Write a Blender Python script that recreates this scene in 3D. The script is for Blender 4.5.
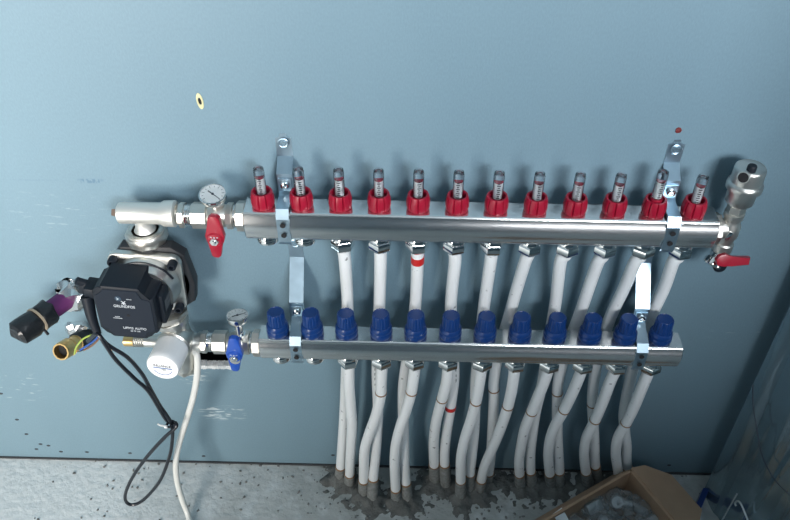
import bpy, bmesh, math, random
from mathutils import Vector, Matrix, noise
random.seed(7)
S = bpy.context.scene
COL = S.collection
for o in list(bpy.data.objects): bpy.data.objects.remove(o)

# ------------------------------------------------------------------ camera
CAM = Vector((-.0787, -.8243, 1.2139)); YAW, PIT, ROL, FPX = -.0337, .7064, -.005, 753.45
FW = Vector((math.sin(YAW)*math.cos(PIT), math.cos(YAW)*math.cos(PIT), -math.sin(PIT)))
_r = Vector((math.cos(YAW), -math.sin(YAW), 0)); _u = _r.cross(FW)
RT = _r*math.cos(ROL)+_u*math.sin(ROL); UP = _u*math.cos(ROL)-_r*math.sin(ROL)
cd = bpy.data.cameras.new('camera'); cam = bpy.data.objects.new('camera', cd); COL.objects.link(cam)
cd.sensor_width = 36; cd.lens = 36*FPX/790; cd.clip_start = .02
M = Matrix((RT, UP, -FW)).transposed().to_4x4(); M.translation = CAM; cam.matrix_world = M
S.camera = cam
def ray(u, v): return FW+RT*((u-395)/FPX)+UP*((260-v)/FPX)
def pY(u, v, Y): d = ray(u, v); return CAM+d*((Y-CAM.y)/d.y)
def pZ(u, v, Z): d = ray(u, v); return CAM+d*((Z-CAM.z)/d.z)

# ------------------------------------------------------------------ light
S.view_settings.view_transform = 'Standard'; S.view_settings.look = 'None'
S.view_settings.exposure = 0.50; S.view_settings.gamma = 1; S.view_settings.use_curve_mapping = False
w = bpy.data.worlds.new('world'); S.world = w; w.use_nodes = True
w.node_tree.nodes['Background'].inputs[0].default_value = (.75, .88, 1, 1)
w.node_tree.nodes['Background'].inputs[1].default_value = .5
RX0, RX1, RY, RH = -2.2, 1.9, -2.5, 2.5
WIN = [(-1.65, -.68, .30, 1.32), (.40, 1.50, 1.40, 2.2)]      # window openings in the wall behind the camera
def area(name, x, y, z, sx, sy, power, col, rot):
    l = bpy.data.lights.new(name, 'AREA'); l.shape = 'RECTANGLE'; l.size = sx; l.size_y = sy
    l.energy = power; l.color = col
    o = bpy.data.objects.new(name, l); COL.objects.link(o); o.location = (x, y, z); o.rotation_euler = rot
    return o
for i, (a, b, c, d) in enumerate(WIN):
    area('window_daylight', (a+b)/2, RY-.06, (c+d)/2, b-a, d-c, (66, 74)[i], ((1, .935, .86), (.96, .97, 1))[i], (math.radians(90), 0, 0))

# ------------------------------------------------------------------ materials
MATS = {}
def mat(name, col, rough=.5, metal=0, **kw):
    if name in MATS: return MATS[name]
    m = bpy.data.materials.new(name); m.use_nodes = True; MATS[name] = m
    nt = m.node_tree; b = nt.nodes['Principled BSDF']
    b.inputs['Base Color'].default_value = (*col, 1); b.inputs['Roughness'].default_value = rough; b.inputs['Metallic'].default_value = metal
    if 'trans' in kw: b.inputs['Transmission Weight'].default_value = kw['trans']; b.inputs['IOR'].default_value = kw.get('ior', 1.45)
    if 'alpha' in kw: b.inputs['Alpha'].default_value = kw['alpha']
    if 'coat' in kw: b.inputs['Coat Weight'].default_value = kw['coat']
    if 'spec' in kw: b.inputs['Specular IOR Level'].default_value = kw['spec']
    N = nt.nodes.new; L = nt.links.new
    if 'noise' in kw:                      # (scale, amount, stretch)
        sc, am, st = kw['noise']
        tc = N('ShaderNodeTexCoord'); mp = N('ShaderNodeMapping'); mp.inputs['Scale'].default_value = st
        L(tc.outputs['Object'], mp.inputs['Vector'])
        nz = N('ShaderNodeTexNoise'); nz.inputs['Scale'].default_value = sc; nz.inputs['Detail'].default_value = 4
        L(mp.outputs[0], nz.inputs['Vector'])
        mx = N('ShaderNodeMix'); mx.data_type = 'RGBA'; mx.blend_type = 'MIX'
        mx.inputs[6].default_value = (*[min(1, c*(1-am)) for c in col], 1); mx.inputs[7].default_value = (*[min(1, c*(1+am)) for c in col], 1)
        L(nz.outputs['Fac'], mx.inputs[0]); L(mx.outputs[2], b.inputs['Base Color'])
        if kw.get('rvar'):
            mr = N('ShaderNodeMapRange'); mr.inputs[3].default_value = max(.02, rough-kw['rvar']); mr.inputs[4].default_value = rough+kw['rvar']
            L(nz.outputs['Fac'], mr.inputs[0]); L(mr.outputs[0], b.inputs['Roughness'])
    if 'bump' in kw:                       # (scale, strength, distance)
        sc, s_, di = kw['bump'][:3]
        tc = N('ShaderNodeTexCoord'); mp = N('ShaderNodeMapping'); mp.inputs['Scale'].default_value = kw['bump'][3] if len(kw['bump']) > 3 else (1, 1, 1)
        L(tc.outputs['Object'], mp.inputs['Vector'])
        nz = N('ShaderNodeTexNoise'); nz.inputs['Scale'].default_value = sc; nz.inputs['Detail'].default_value = 6
        bp = N('ShaderNodeBump'); bp.inputs['Strength'].default_value = s_; bp.inputs['Distance'].default_value = di
        L(mp.outputs[0], nz.inputs['Vector']); L(nz.outputs['Fac'], bp.inputs['Height']); L(bp.outputs[0], b.inputs['Normal'])
    return m
STEEL = mat('stainless_steel', (.88, .88, .87), .20, 1, noise=(60, .05, (1.5, 30, 30)), rvar=.06)
_t = STEEL.node_tree.nodes.new('ShaderNodeTangent'); _t.direction_type = 'RADIAL'; _t.axis = 'X'; _b = STEEL.node_tree.nodes['Principled BSDF']; STEEL.node_tree.links.new(_t.outputs[0], _b.inputs['Tangent']); _b.inputs['Anisotropic'].default_value = .75
CHROME = mat('chrome', (.86, .86, .85), .08, 1)
NICKEL = mat('nickel_plate', (.70, .685, .64), .38, 1, bump=(400, .08, .0005))
SATIN = mat('satin_cast', (.80, .80, .76), .50, .85, bump=(300, .2, .0006))
CASTN = mat('cast_nickel', (.68, .68, .65), .36, 1, bump=(250, .25, .0008))
ZINC = mat('zinc_strap', (.42, .56, .66), .38, 1, noise=(80, .1, (1, 1, 1)), rvar=.07)
BRASS = mat('brass', (.72, .50, .22), .33, 1)
RED = mat('red_plastic', (.31, .005, .026), .34)
REDM = mat('red_paint', (.32, .006, .024), .38, coat=.3)
BLUE = mat('blue_plastic', (.004, .036, .165), .30)
BLUEM = mat('blue_paint', (.010, .075, .42), .33, coat=.4)
GLASS = mat('clear_plastic', (.98, .99, 1), .03, 0, trans=1, ior=1.14, coat=1)
PIPE = mat('white_pipe', (.78, .81, .82), .34, 0, noise=(35, .05, (1, 1, .4)))
def speckle(m, col, sc, lo, hi, top):
    nt = m.node_tree; b = nt.nodes['Principled BSDF']; N = nt.nodes.new; L = nt.links.new; src = b.inputs['Base Color'].links[0].from_socket
    tc = N('ShaderNodeTexCoord'); nz = N('ShaderNodeTexNoise'); nz.inputs['Scale'].default_value = sc; nz.inputs['Detail'].default_value = 3; L(tc.outputs['Object'], nz.inputs['Vector'])
    mr = N('ShaderNodeMapRange'); mr.inputs[1].default_value = lo; mr.inputs[2].default_value = hi; mr.inputs[4].default_value = top; L(nz.outputs['Fac'], mr.inputs[0])
    mx = N('ShaderNodeMix'); mx.data_type = 'RGBA'; mx.inputs[7].default_value = (*col, 1); L(mr.outputs[0], mx.inputs[0]); L(src, mx.inputs[6]); L(mx.outputs[2], b.inputs['Base Color'])
speckle(PIPE, (.16, .17, .18), 110, .68, .74, .8)
BANDM = mat('brown_band', (.25, .13, .05), .6)
SLEEVE = mat('cement_coated_pipe', (.20, .21, .205), .85, 0, noise=(160, .75, (1, 1, 1)), bump=(200, .6, .002))
BLACK = mat('black_plastic', (.007, .011, .018), .5, 0, spec=.3, bump=(700, .12, .0004))
BLACKG = mat('black_tape', (.010, .012, .015), .3, 0, bump=(90, .5, .003))
BLACKH = mat('black_cast', (.018, .02, .024), .5, 0, bump=(300, .2, .001))
RUBBER = mat('black_cable', (.010, .013, .02), .32)
WHITE = mat('white_plastic', (.92, .93, .93), .32)
HOSE = mat('milky_hose', (.72, .73, .70), .35, 0, noise=(40, .05, (1, 1, 1)))
PRINT = mat('grey_print', (.62, .66, .70), .6)
INK = mat('dark_ink', (.03, .04, .06), .6)
BLUEINK = mat('blue_ink', (.03, .12, .35), .5)
DIALW = mat('dial_white', (.85, .88, .88), .5)
PURPLE = mat('purple_insulation', (.105, .014, .105), .6, 0, bump=(200, .3, .001))
FOIL = mat('foil', (.8, .8, .8), .22, 1)
CARD = mat('cardboard', (.40, .265, .175), .85, 0, noise=(40, .12, (1, 1, .2)), bump=(300, .15, .0006))
CARDIN = mat('cardboard_edge', (.33, .21, .13), .9)
BAG = mat('clear_bag', (.80, .84, .86), .12, 0, trans=.85, ior=1.12, bump=(60, .6, .004))
GREYF = mat('grey_fitting', (.42, .44, .45), .4, .6)
YEL = mat('cream_plug', (.66, .62, .36), .5)
HOLE = mat('dark_gap', (.012, .012, .014), .9)
GYPS = mat('raw_gypsum', (.78, .80, .80), .9, 0, bump=(120, .8, .004))
MORT = mat('wet_mortar', (.13, .135, .13), .9, 0, noise=(45, .6, (1, 1, 1)), bump=(120, .8, .004))
REDT = mat('red_tape', (.55, .02, .02), .4)
GRNW = mat('earth_wire', (.35, .45, .08), .4); BLUW = mat('blue_wire', (.03, .10, .40), .4); BRNW = mat('brown_wire', (.18, .08, .04), .4)
BLUEF = mat('blue_film', (.015, .05, .22), .3)
PRINTD = mat('pipe_print', (.10, .12, .14), .7)

# ------------------------------------------------------------------ mesh helpers
def rotmat(d, up=(0, 0, 1)):
    z = Vector(d).normalized(); x = Vector(up).cross(z)
    if x.length < 1e-4: x = Vector((1, 0, 0)).cross(z) if abs(z.x) < .9 else Vector((0, 1, 0)).cross(z)
    x.normalize(); y = z.cross(x)
    return Matrix((x, y, z)).transposed().to_4x4()
def fr(loc, d=(0, 0, 1), up=(0, 0, 1)):
    m = rotmat(d, up); m.translation = Vector(loc); return m
I4 = Matrix.Identity(4)
def lathe(bm, prof, M=I4, n=32, f=None, cap=True):
    """prof: (radius, height) along local z; f(angle, k) scales the radius"""
    rings = []
    for k, (r, z) in enumerate(prof):
        rings.append([bm.verts.new(M @ Vector((r*(f(2*math.pi*i/n, k) if f else 1)*math.cos(2*math.pi*i/n), r*(f(2*math.pi*i/n, k) if f else 1)*math.sin(2*math.pi*i/n), z))) for i in range(n)])
    for a, b in zip(rings, rings[1:]):
        for i in range(n): bm.faces.new((a[i], a[(i+1) % n], b[(i+1) % n], b[i]))
    if cap:
        if prof[0][0] > 1e-6: bm.faces.new(rings[0][::-1])
        if prof[-1][0] > 1e-6: bm.faces.new(rings[-1])
    return bm
def hexa(bm, r, z0, z1, M=I4, n=6, c=.0012):
    return lathe(bm, [(r*.9, z0), (r, z0+c), (r, z1-c), (r*.9, z1)], M, n)
def rbox(bm, size, M=I4, bev=.002, seg=2):
    b2 = bmesh.new(); bmesh.ops.create_cube(b2, size=1)
    bmesh.ops.scale(b2, vec=size, verts=b2.verts)
    if bev: bmesh.ops.bevel(b2, geom=b2.edges[:], offset=bev, segments=seg, affect='EDGES', profile=.5)
    join(bm, b2, M); return bm
def join(bm, b2, M=I4):
    vm = {}
    for v in b2.verts: vm[v] = bm.verts.new(M @ v.co)
    for f in b2.faces:
        try: bm.faces.new([vm[v] for v in f.verts])
        except ValueError: pass
    b2.free()
def catmull(P, n=8):
    P = [Vector(p) for p in P]; out = []
    Q = [P[0]*2-P[1]]+P+[P[-1]*2-P[-2]]
    for i in range(1, len(Q)-2):
        a, b, c, d = Q[i-1:i+3]
        for k in range(n):
            t = k/n
            out.append(.5*((2*b)+(c-a)*t+(2*a-5*b+4*c-d)*t*t+(3*b-a-3*c+d)*t**3))
    out.append(P[-1]); return out
def tube(bm, P, r, n=12, cap=True, closed=False):
    P = [Vector(p) for p in P]; m = len(P); rings = []; nrm = None
    for i, p in enumerate(P):
        if closed: t = (P[(i+1) % m]-P[i-1]).normalized()
        else: t = (P[min(i+1, m-1)]-P[max(i-1, 0)]).normalized()
        if nrm is None:
            nrm = t.cross(Vector((0, 1, 0)));
            if nrm.length < .1: nrm = t.cross(Vector((1, 0, 0)))
        nrm = (nrm-t*nrm.dot(t)).normalized(); bn = t.cross(nrm)
        rr = r[i] if isinstance(r, (list, tuple)) else r
        rings.append([bm.verts.new(p+(nrm*math.cos(2*math.pi*k/n)+bn*math.sin(2*math.pi*k/n))*rr) for k in range(n)])
    for i in range(m if closed else m-1):
        a, b = rings[i], rings[(i+1) % m]
        for k in range(n): bm.faces.new((a[k], a[(k+1) % n], b[(k+1) % n], b[k]))
    if cap and not closed: bm.faces.new(rings[0][::-1]); bm.faces.new(rings[-1])
    return bm
def extrude(bm, pts, h, M=I4, bev=0):
    """closed outline in local xy, extruded 0..h along local z"""
    b2 = bmesh.new()
    a = [b2.verts.new((x, y, 0)) for x, y in pts]; b = [b2.verts.new((x, y, h)) for x, y in pts]; n = len(pts)
    b2.faces.new(a[::-1]); top = b2.faces.new(b)
    for i in range(n): b2.faces.new((a[i], a[(i+1) % n], b[(i+1) % n], b[i]))
    if bev: bmesh.ops.bevel(b2, geom=list(top.edges), offset=bev, segments=2, affect='EDGES', profile=.5)
    join(bm, b2, M); return bm
def strap(bm, path, w, th, x):
    """sheet strip of width w along a (Y, Z) path at X = x"""
    P = [Vector(p) for p in path]; out = []
    for i, p in enumerate(P):
        t0 = (P[i]-P[i-1]).normalized() if i else None; t1 = (P[i+1]-P[i]).normalized() if i < len(P)-1 else None
        t0 = t0 or t1; t1 = t1 or t0
        nn = Vector((-(t0+t1).y, (t0+t1).x)).normalized(); k = 1/max(.4, nn.dot(Vector((-t0.y, t0.x))))
        out.append((p, p+nn*th*k))
    rows = [[bm.verts.new((x+s*w/2, q.x, q.y)) for s in (-1, 1) for q in pr] for pr in out]   # l0 l1 r0 r1
    for a, b in zip(rows, rows[1:]):
        for i, j in ((0, 1), (1, 3), (3, 2), (2, 0)): bm.faces.new((a[i], a[j], b[j], b[i]))
    bm.faces.new((rows[0][0], rows[0][2], rows[0][3], rows[0][1])); bm.faces.new((rows[-1][0], rows[-1][1], rows[-1][3], rows[-1][2]))
    return bm
def wloc(o):
    v = Vector((0, 0, 0))
    while o: v += o.location; o = o.parent
    return v
def obj(name, bm, m, parent=None, at=None, smooth=True, ang=35):
    """link bm as one mesh object. at=None: bm is in world coordinates and the origin becomes the parent's; at=point: bm is local to that world point"""
    base = wloc(parent) if parent else Vector((0, 0, 0))
    if at is None:
        org = base
        for v in bm.verts: v.co -= org
    else: org = Vector(at)
    bmesh.ops.recalc_face_normals(bm, faces=bm.faces[:])
    me = bpy.data.meshes.new(name); bm.to_mesh(me); bm.free()
    me.materials.append(m)
    if smooth:
        for p in me.polygons: p.use_smooth = True
        me.set_sharp_from_angle(angle=math.radians(ang))
    o = bpy.data.objects.new(name, me); COL.objects.link(o)
    o.parent = parent; o.location = org-base
    return o
def again(o, at, parent, name=None):
    c = o.copy(); COL.objects.link(c); c.parent = parent
    c.location = Vector(at)-wloc(parent); return c
def tag(o, label, cat, group=None):
    o['label'] = label; o['category'] = cat
    if group: o['group'] = group
    return o
def thing(name, label, cat, loc, group=None):
    o = bpy.data.objects.new(name, None); COL.objects.link(o); o.location = loc; o.empty_display_size = .02
    return tag(o, label, cat, group)
def struct(o): o['kind'] = 'structure'; return o
def text(name, s, size, M, m, parent, th=.0002, sx=1):
    cu = bpy.data.curves.new(name, 'FONT'); cu.body = s; cu.size = size; cu.align_x = 'CENTER'; cu.align_y = 'CENTER'; cu.extrude = th
    t = bpy.data.objects.new(name, cu); COL.objects.link(t)
    me = bpy.data.meshes.new_from_object(t.evaluated_get(bpy.context.evaluated_depsgraph_get()))
    bpy.data.objects.remove(t); bpy.data.curves.remove(cu)
    bm = bmesh.new(); bm.from_mesh(me); bpy.data.meshes.remove(me)
    for v in bm.verts: v.co = M @ Vector((v.co.x*sx, v.co.y, v.co.z))
    return obj(name, bm, m, parent, smooth=False)
nb = bmesh.new

# ------------------------------------------------------------------ setting
def wall_material():
    m = mat('blue_plasterboard', (.262, .395, .455), .5); nt = m.node_tree; N = nt.nodes.new; L = nt.links.new; b = nt.nodes['Principled BSDF']
    tc = N('ShaderNodeTexCoord')
    def nz(sc, st, det=4):
        mp = N('ShaderNodeMapping'); mp.inputs['Scale'].default_value = st; L(tc.outputs['Object'], mp.inputs[0])
        n = N('ShaderNodeTexNoise'); n.inputs['Scale'].default_value = sc; n.inputs['Detail'].default_value = det; L(mp.outputs[0], n.inputs['Vector']); return n.outputs['Fac']
    def ramp(x, a, b_, lo=0., hi=1.):
        r = N('ShaderNodeMapRange'); r.clamp = True
        for i, v in enumerate((a, b_, lo, hi)): r.inputs[i+1].default_value = v
        L(x, r.inputs[0]); return r.outputs[0]
    def math_(op, x, y):
        n = N('ShaderNodeMath'); n.operation = op
        for i, q in enumerate((x, y)):
            if isinstance(q, (int, float)): n.inputs[i].default_value = q
            else: L(q, n.inputs[i])
        return n.outputs[0]
    def mix(f, a, c):
        n = N('ShaderNodeMix'); n.data_type = 'RGBA'
        L(f, n.inputs[0])
        for i, q in ((6, a), (7, c)):
            if isinstance(q, tuple): n.inputs[i].default_value = (*q, 1)
            else: L(q, n.inputs[i])
        return n.outputs[2]
    big = nz(3, (1, 1, .35), 3); fine = nz(500, (1, 1, .5), 2)
    c = mix(ramp(big, .3, .7), (.143, .232, .288), (.166, .260, .316))
    c = mix(ramp(fine, .35, .75, 0, .35), c, (.20, .32, .39))
    sep = N('ShaderNodeSeparateXYZ'); L(tc.outputs['Object'], sep.inputs[0]); X, Z = sep.outputs[0], sep.outputs[2]
    def rect(cx, cz, hw, hh, soft=.4):
        dx = math_('DIVIDE', math_('ABSOLUTE', math_('SUBTRACT', X, cx), 0), hw); dz = math_('DIVIDE', math_('ABSOLUTE', math_('SUBTRACT', Z, cz), 0), hh)
        return math_('MULTIPLY', ramp(dx, 1, 1-soft), ramp(dz, 1, 1-soft))
    # pale scuffs with their own shapes
    mp = N('ShaderNodeMapping'); mp.inputs['Rotation'].default_value = (0, math.radians(-35), 0); mp.inputs['Scale'].default_value = (1, 1, 5); L(tc.outputs['Object'], mp.inputs[0])
    sn = N('ShaderNodeTexNoise'); sn.inputs['Scale'].default_value = 40; sn.inputs['Detail'].default_value = 5; L(mp.outputs[0], sn.inputs['Vector'])
    scr = ramp(sn.outputs['Fac'], .60, .68)
    p = pY(222, 413, 0); q = pY(195, 377, 0); r_ = pY(50, 215, 0); t_ = pY(570, 30, 0); u_ = pY(735, 335, 0); v_ = pY(15, 385, 0)
    scr2 = ramp(sn.outputs['Fac'], .52, .60)
    for pt, hw, hh, k in ((p, .045, .022, .75), (q, .03, .02, .6)):
        c = mix(math_('MULTIPLY', math_('MULTIPLY', rect(pt.x, pt.z, hw, hh, .6), scr2), k), c, (.72, .80, .82))
    for pt, hw, hh, k in ((r_, .10, .05, .14), (u_, .05, .012, .25), (v_, .05, .05, .4)):
        c = mix(math_('MULTIPLY', math_('MULTIPLY', rect(pt.x, pt.z, hw, hh, .6), scr), k), c, (.72, .80, .82))
    # pencil scribble and faint line
    a = pY(91, 181, 0); a2 = pY(35, 180, 0)
    pen = ramp(nz(260, (1, 1, .6), 3), .42, .55)
    c = mix(math_('MULTIPLY', math_('MULTIPLY', rect(a.x, a.z, .020, .0045, .5), pen), .75), c, (.08, .16, .24))
    c = mix(math_('MULTIPLY', math_('MULTIPLY', rect(a2.x, a2.z, .055, .002, .8), pen), .45), c, (.12, .2, .27))
    L(c, b.inputs['Base Color'])
    bp = N('ShaderNodeBump'); bp.inputs['Strength'].default_value = .25; bp.inputs['Distance'].default_value = .0006; L(fine, bp.inputs['Height']); L(bp.outputs[0], b.inputs['Normal'])
    return m
def floor_material():
    m = mat('concrete_screed', (.42, .44, .43), .8); nt = m.node_tree; N = nt.nodes.new; L = nt.links.new; b = nt.nodes['Principled BSDF']
    tc = N('ShaderNodeTexCoord')
    def nz(sc, det=6, st=(1, 1, 1)):
        mp = N('ShaderNodeMapping'); mp.inputs['Scale'].default_value = st; L(tc.outputs['Object'], mp.inputs[0])
        n = N('ShaderNodeTexNoise'); n.inputs['Scale'].default_value = sc; n.inputs['Detail'].default_value = det; L(mp.outputs[0], n.inputs['Vector']); return n
    def mix(f, a, c, lo, hi, top=1.):
        r = N('ShaderNodeMapRange'); r.inputs[1].default_value = lo; r.inputs[2].default_value = hi; r.inputs[4].default_value = top; L(f, r.inputs[0])
        n = N('ShaderNodeMix'); n.data_type = 'RGBA'; L(r.outputs[0], n.inputs[0])
        for i, q in ((6, a), (7, c)):
            if isinstance(q, tuple): n.inputs[i].default_value = (*q, 1)
            else: L(q, n.inputs[i])
        return n.outputs[2]
    c = mix(nz(7).outputs['Fac'], (.34, .365, .36), (.46, .48, .47), .35, .65)
    c = mix(nz(26, 8).outputs['Fac'], c, (.62, .66, .67), .52, .72, .8)            # plaster dust
    c = mix(nz(60, 5).outputs['Fac'], c, (.17, .18, .17), .62, .74, .7)            # stains
    # floor colour turns paler towards the left of the pipes
    sep = N('ShaderNodeSeparateXYZ'); L(tc.outputs['Object'], sep.inputs[0])
    nn = nz(12, 5); ad = N('ShaderNodeMath'); ad.operation = 'MULTIPLY_ADD'; L(nn.outputs['Fac'], ad.inputs[0]); ad.inputs[1].default_value = .5; L(sep.outputs[0], ad.inputs[2])
    c = mix(ad.outputs[0], (.76, .80, .81), c, -.40, .05)
    c = mix(nz(180, 3).outputs['Fac'], c, (.10, .11, .11), .70, .76, .6)
    L(c, b.inputs['Base Color'])
    bp = N('ShaderNodeBump'); bp.inputs['Strength'].default_value = .6; bp.inputs['Distance'].default_value = .004; L(nz(70, 8).outputs['Fac'], bp.inputs['Height']); L(bp.outputs[0], b.inputs['Normal'])
    return m
PIPEDIRT = 1
WALLM = wall_material(); FLOORM = floor_material()
PLAIN = mat('bare_plaster', (.13, .17, .20), .8, 0, noise=(4, .1, (1, 1, 1)))
CEILM = mat('ceiling_paint', (.22, .27, .30), .85)
def frame_wall(bm, x0, x1, z0, z1, holes, to3, depth):
    """rectangle with rectangular holes; to3(a, b, d) maps to 3-D; reveals of the given depth"""
    xs = sorted({x0, x1, *[h[0] for h in holes], *[h[1] for h in holes]}); zs = sorted({z0, z1, *[h[2] for h in holes], *[h[3] for h in holes]})
    V = {}
    def v(a, b, d):
        k = (round(a, 6), round(b, 6), d)
        if k not in V: V[k] = bm.verts.new(to3(a, b, d))
        return V[k]
    inh = lambda a, b: any(h[0] < a < h[1] and h[2] < b < h[3] for h in holes)
    for a, a2 in zip(xs, xs[1:]):
        for b, b2 in zip(zs, zs[1:]):
            if not inh((a+a2)/2, (b+b2)/2): bm.faces.new((v(a, b, 0), v(a2, b, 0), v(a2, b2, 0), v(a, b2, 0)))
    for h in holes:
        A = [(h[0], h[2]), (h[1], h[2]), (h[1], h[3]), (h[0], h[3])]
        for (p, q), (p2, q2) in zip(A, A[1:]+A[:1]): bm.faces.new((v(p, q, 0), v(p2, q2, 0), v(p2, q2, depth), v(p, q, depth)))
s0 = pY(198, 350, 0); s1 = pY(232, 367, 0)
SLOT = (s0.x-.03, s1.x, s1.z, s0.z)
bm = nb(); frame_wall(bm, RX0, RX1, -.02, RH, [SLOT], lambda a, b, d: (a, d, b), .0125)
wall = struct(obj('wall_back', bm, WALLM, smooth=False))
bm = nb(); rbox(bm, (SLOT[1]-SLOT[0]+.06, .004, SLOT[3]-SLOT[2]+.06), Matrix.Translation(((SLOT[0]+SLOT[1])/2, .07, (SLOT[2]+SLOT[3])/2)), 0)
for sx in (SLOT[0]-.03, SLOT[1]+.03): rbox(bm, (.004, .06, SLOT[3]-SLOT[2]+.06), Matrix.Translation((sx, .042, (SLOT[2]+SLOT[3])/2)), 0)
for sz in (SLOT[2]-.03, SLOT[3]+.03): rbox(bm, (SLOT[1]-SLOT[0]+.06, .06, .004), Matrix.Translation(((SLOT[0]+SLOT[1])/2, .042, sz)), 0)
obj('slot_cavity', bm, HOLE, wall)
# broken gypsum lip along the slot's lower edge
bm = nb(); n = 26
for i in range(n):
    x = SLOT[0]+(SLOT[1]-SLOT[0])*(i+.5)/n
    rbox(bm, ((SLOT[1]-SLOT[0])/n*1.1, .014, .006+.004*random.random()), Matrix.Translation((x, .004, SLOT[2]+.001*random.random())), .001, 1)
obj('gypsum_lip', bm, GYPS, wall)
bm = nb(); vs = [bm.verts.new(p) for p in ((RX0, RY, 0), (RX1, RY, 0), (RX1, .02, 0), (RX0, .02, 0))]; bm.faces.new(vs)
struct(obj('floor', bm, FLOORM))
bm = nb(); vs = [bm.verts.new(p) for p in ((RX0, RY, RH), (RX1, RY, RH), (RX1, 0, RH), (RX0, 0, RH))]; bm.faces.new(vs)
struct(obj('ceiling', bm, CEILM))
for nm, x in (('wall_left', RX0), ('wall_right', RX1)):
    bm = nb(); bm.faces.new([bm.verts.new(p) for p in ((x, RY, 0), (x, 0, 0), (x, 0, RH), (x, RY, RH))]); struct(obj(nm, bm, PLAIN))
bm = nb(); frame_wall(bm, RX0, RX1, 0, RH, WIN, lambda a, b, d: (a, RY-d, b), .1)
struct(obj('wall_rear', bm, PLAIN, smooth=False))
bm = nb(); rbox(bm, (RX1+.66, .10, 1.02), Matrix.Translation(((RX1-.66)/2, -1.25, .51)), 0); struct(obj('light_blocker', bm, PLAIN, smooth=False))      # unseen half-height block behind the camera, added to shade the lower wall
# joint between board and screed
bm = nb(); rbox(bm, (RX1-RX0, .003, .0035), Matrix.Translation(((RX0+RX1)/2, -.0015, .002)), 0)
struct(obj('trim_1', bm, mat('joint_dirt', (.05, .055, .06), .9)))

# ------------------------------------------------------------------ manifolds
YT, ZT, YL, ZL = -.042, .6115, -.063, .4015
PX = [(i-5.5)*.05 for i in range(12)]
TIL = -.006
zt = lambda x: ZT+.0005+TIL*x
HU, HL = .0222, .0205        # half height of the two bars
def bar_profile(h, n=8):
    """pressed steel section: flat top and bottom, bulged front and back with a crease low on the bulge"""
    f = []                                              # front half from top to bottom, (depth, height)
    d0, cr = .76*h, .20*h
    for k in range(5): a = math.radians(90-65*k/4); f.append((d0-cr*.6+cr*math.cos(a), h-cr+cr*math.sin(a)))
    R0 = 1.25*h
    for k in range(n+1):
        z = .70*h-1.18*h*k/n; f.append((h*1.02-R0+math.sqrt(R0*R0-(z-.05*h)**2), z))
    f += [(.90*h, -.56*h), (.905*h, -.62*h), (.86*h, -.76*h), (.78*h, -.90*h), (.66*h, -h)]
    return [(-x, z) for x, z in f]+[(x, z) for x, z in f[::-1]]
def bar(h, x0, x1, y, zf):
    bm = nb(); P = bar_profile(h, 8)
    xs = [x0, x0+.0015]+[x1-.0015, x1]; sc = [.93, 1, 1, .93]
    rings = [[bm.verts.new((x, y+a*s, zf(x)+b*s)) for a, b in P] for x, s in zip(xs, sc)]
    n = len(P)
    for A, B in zip(rings, rings[1:]):
        for i in range(n): bm.faces.new((A[i], A[(i+1) % n], B[(i+1) % n], B[i]))
    bm.faces.new(rings[0]); bm.faces.new(rings[-1][::-1]); return bm
sup = thing('supply_manifold', 'upper polished steel manifold bar with twelve red flow meters', 'manifold', (0, YT, ZT))
obj('bar', bar(HU, -.300, .307, YT, zt), STEEL, sup, ang=25)
ret = thing('return_manifold', 'lower polished steel manifold bar with twelve blue valve caps', 'manifold', (0, YL, ZL))
obj('bar', bar(HL, -.303, .307, YL, lambda x: ZL), STEEL, ret, ang=25)
def groove(n, w, d):
    return lambda a, k: 1-d*(abs(((a*n/(2*math.pi)+.5) % 1)-.5) < w)
def collar_bm():
    bm = nb(); g = groove(9, .07, .15)
    pr = [(.0128, 0), (.0144, .0012), (.0151, .005), (.0153, .010), (.0149, .015), (.0138, .0205), (.0130, .0225), (.0108, .0225), (.0100, .020), (.0090, .009), (.0001, .008)]
    lathe(bm, pr, n=72, f=lambda a, k: g(a, k) if 1 < k < 6 else 1); return bm
def glass_bm(z1=.058):
    bm = nb(); lathe(bm, [(.0068, .008), (.0068, z1-.004), (.0062, z1-.0012), (.0045, z1), (.0001, z1)], n=24)
    lathe(bm, [(.0055, .0085), (.0055, z1-.0035), (.0040, z1-.0022), (.0001, z1-.0020)], n=24, cap=False); return bm
def core_bm(): bm = nb(); lathe(bm, [(.0040, .0185), (.0040, .0425)], n=20); return bm
def scale_bm():
    bm = nb()
    for i in range(9):
        for a in (.2, 2.3, 4.4):
            m = Matrix.Rotation(a, 4, 'Z') @ Matrix.Translation((.0047, 0, .018+i*.0031)); rbox(bm, (.0003, .0042 if i % 2 else .0026, .0012), m, 0)
    return bm
def indic_bm():
    bm = nb(); lathe(bm, [(.0001, .012), (.0014, .012), (.0014, .0425), (.0043, .0425), (.0043, .0440), (.0001, .0440)], n=16, cap=False)
    lathe(bm, [(.0076, .009), (.0076, .0165), (.0070, .018), (.0001, .018)], n=24); return bm
def nut_bm(plug=False):
    bm = nb()      # local origin on the bar's underside, hanging down
    lathe(bm, [(.0100, .004), (.0135, 0), (.0150, -.003), (.0150, -.006), (.0125, -.008), (.0120, -.010)], n=32)
    return bm
def hex_bm(): bm = nb(); hexa(bm, .0162, -.0225, -.0080, c=.0022); lathe(bm, [(.0108, -.0255), (.0130, -.0220)], n=24); return bm
def plug_bm(): bm = nb(); lathe(bm, [(.0001, -.0165), (.010, -.016), (.0145, -.012), (.0152, -.008), (.0145, -.0062)], n=32); return bm
first = {}
def port(key, build, m, at, parent, nm):
    if key not in first: first[key] = obj(nm, build(), m, parent, at); return first[key]
    return again(first[key], at, parent)
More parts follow.
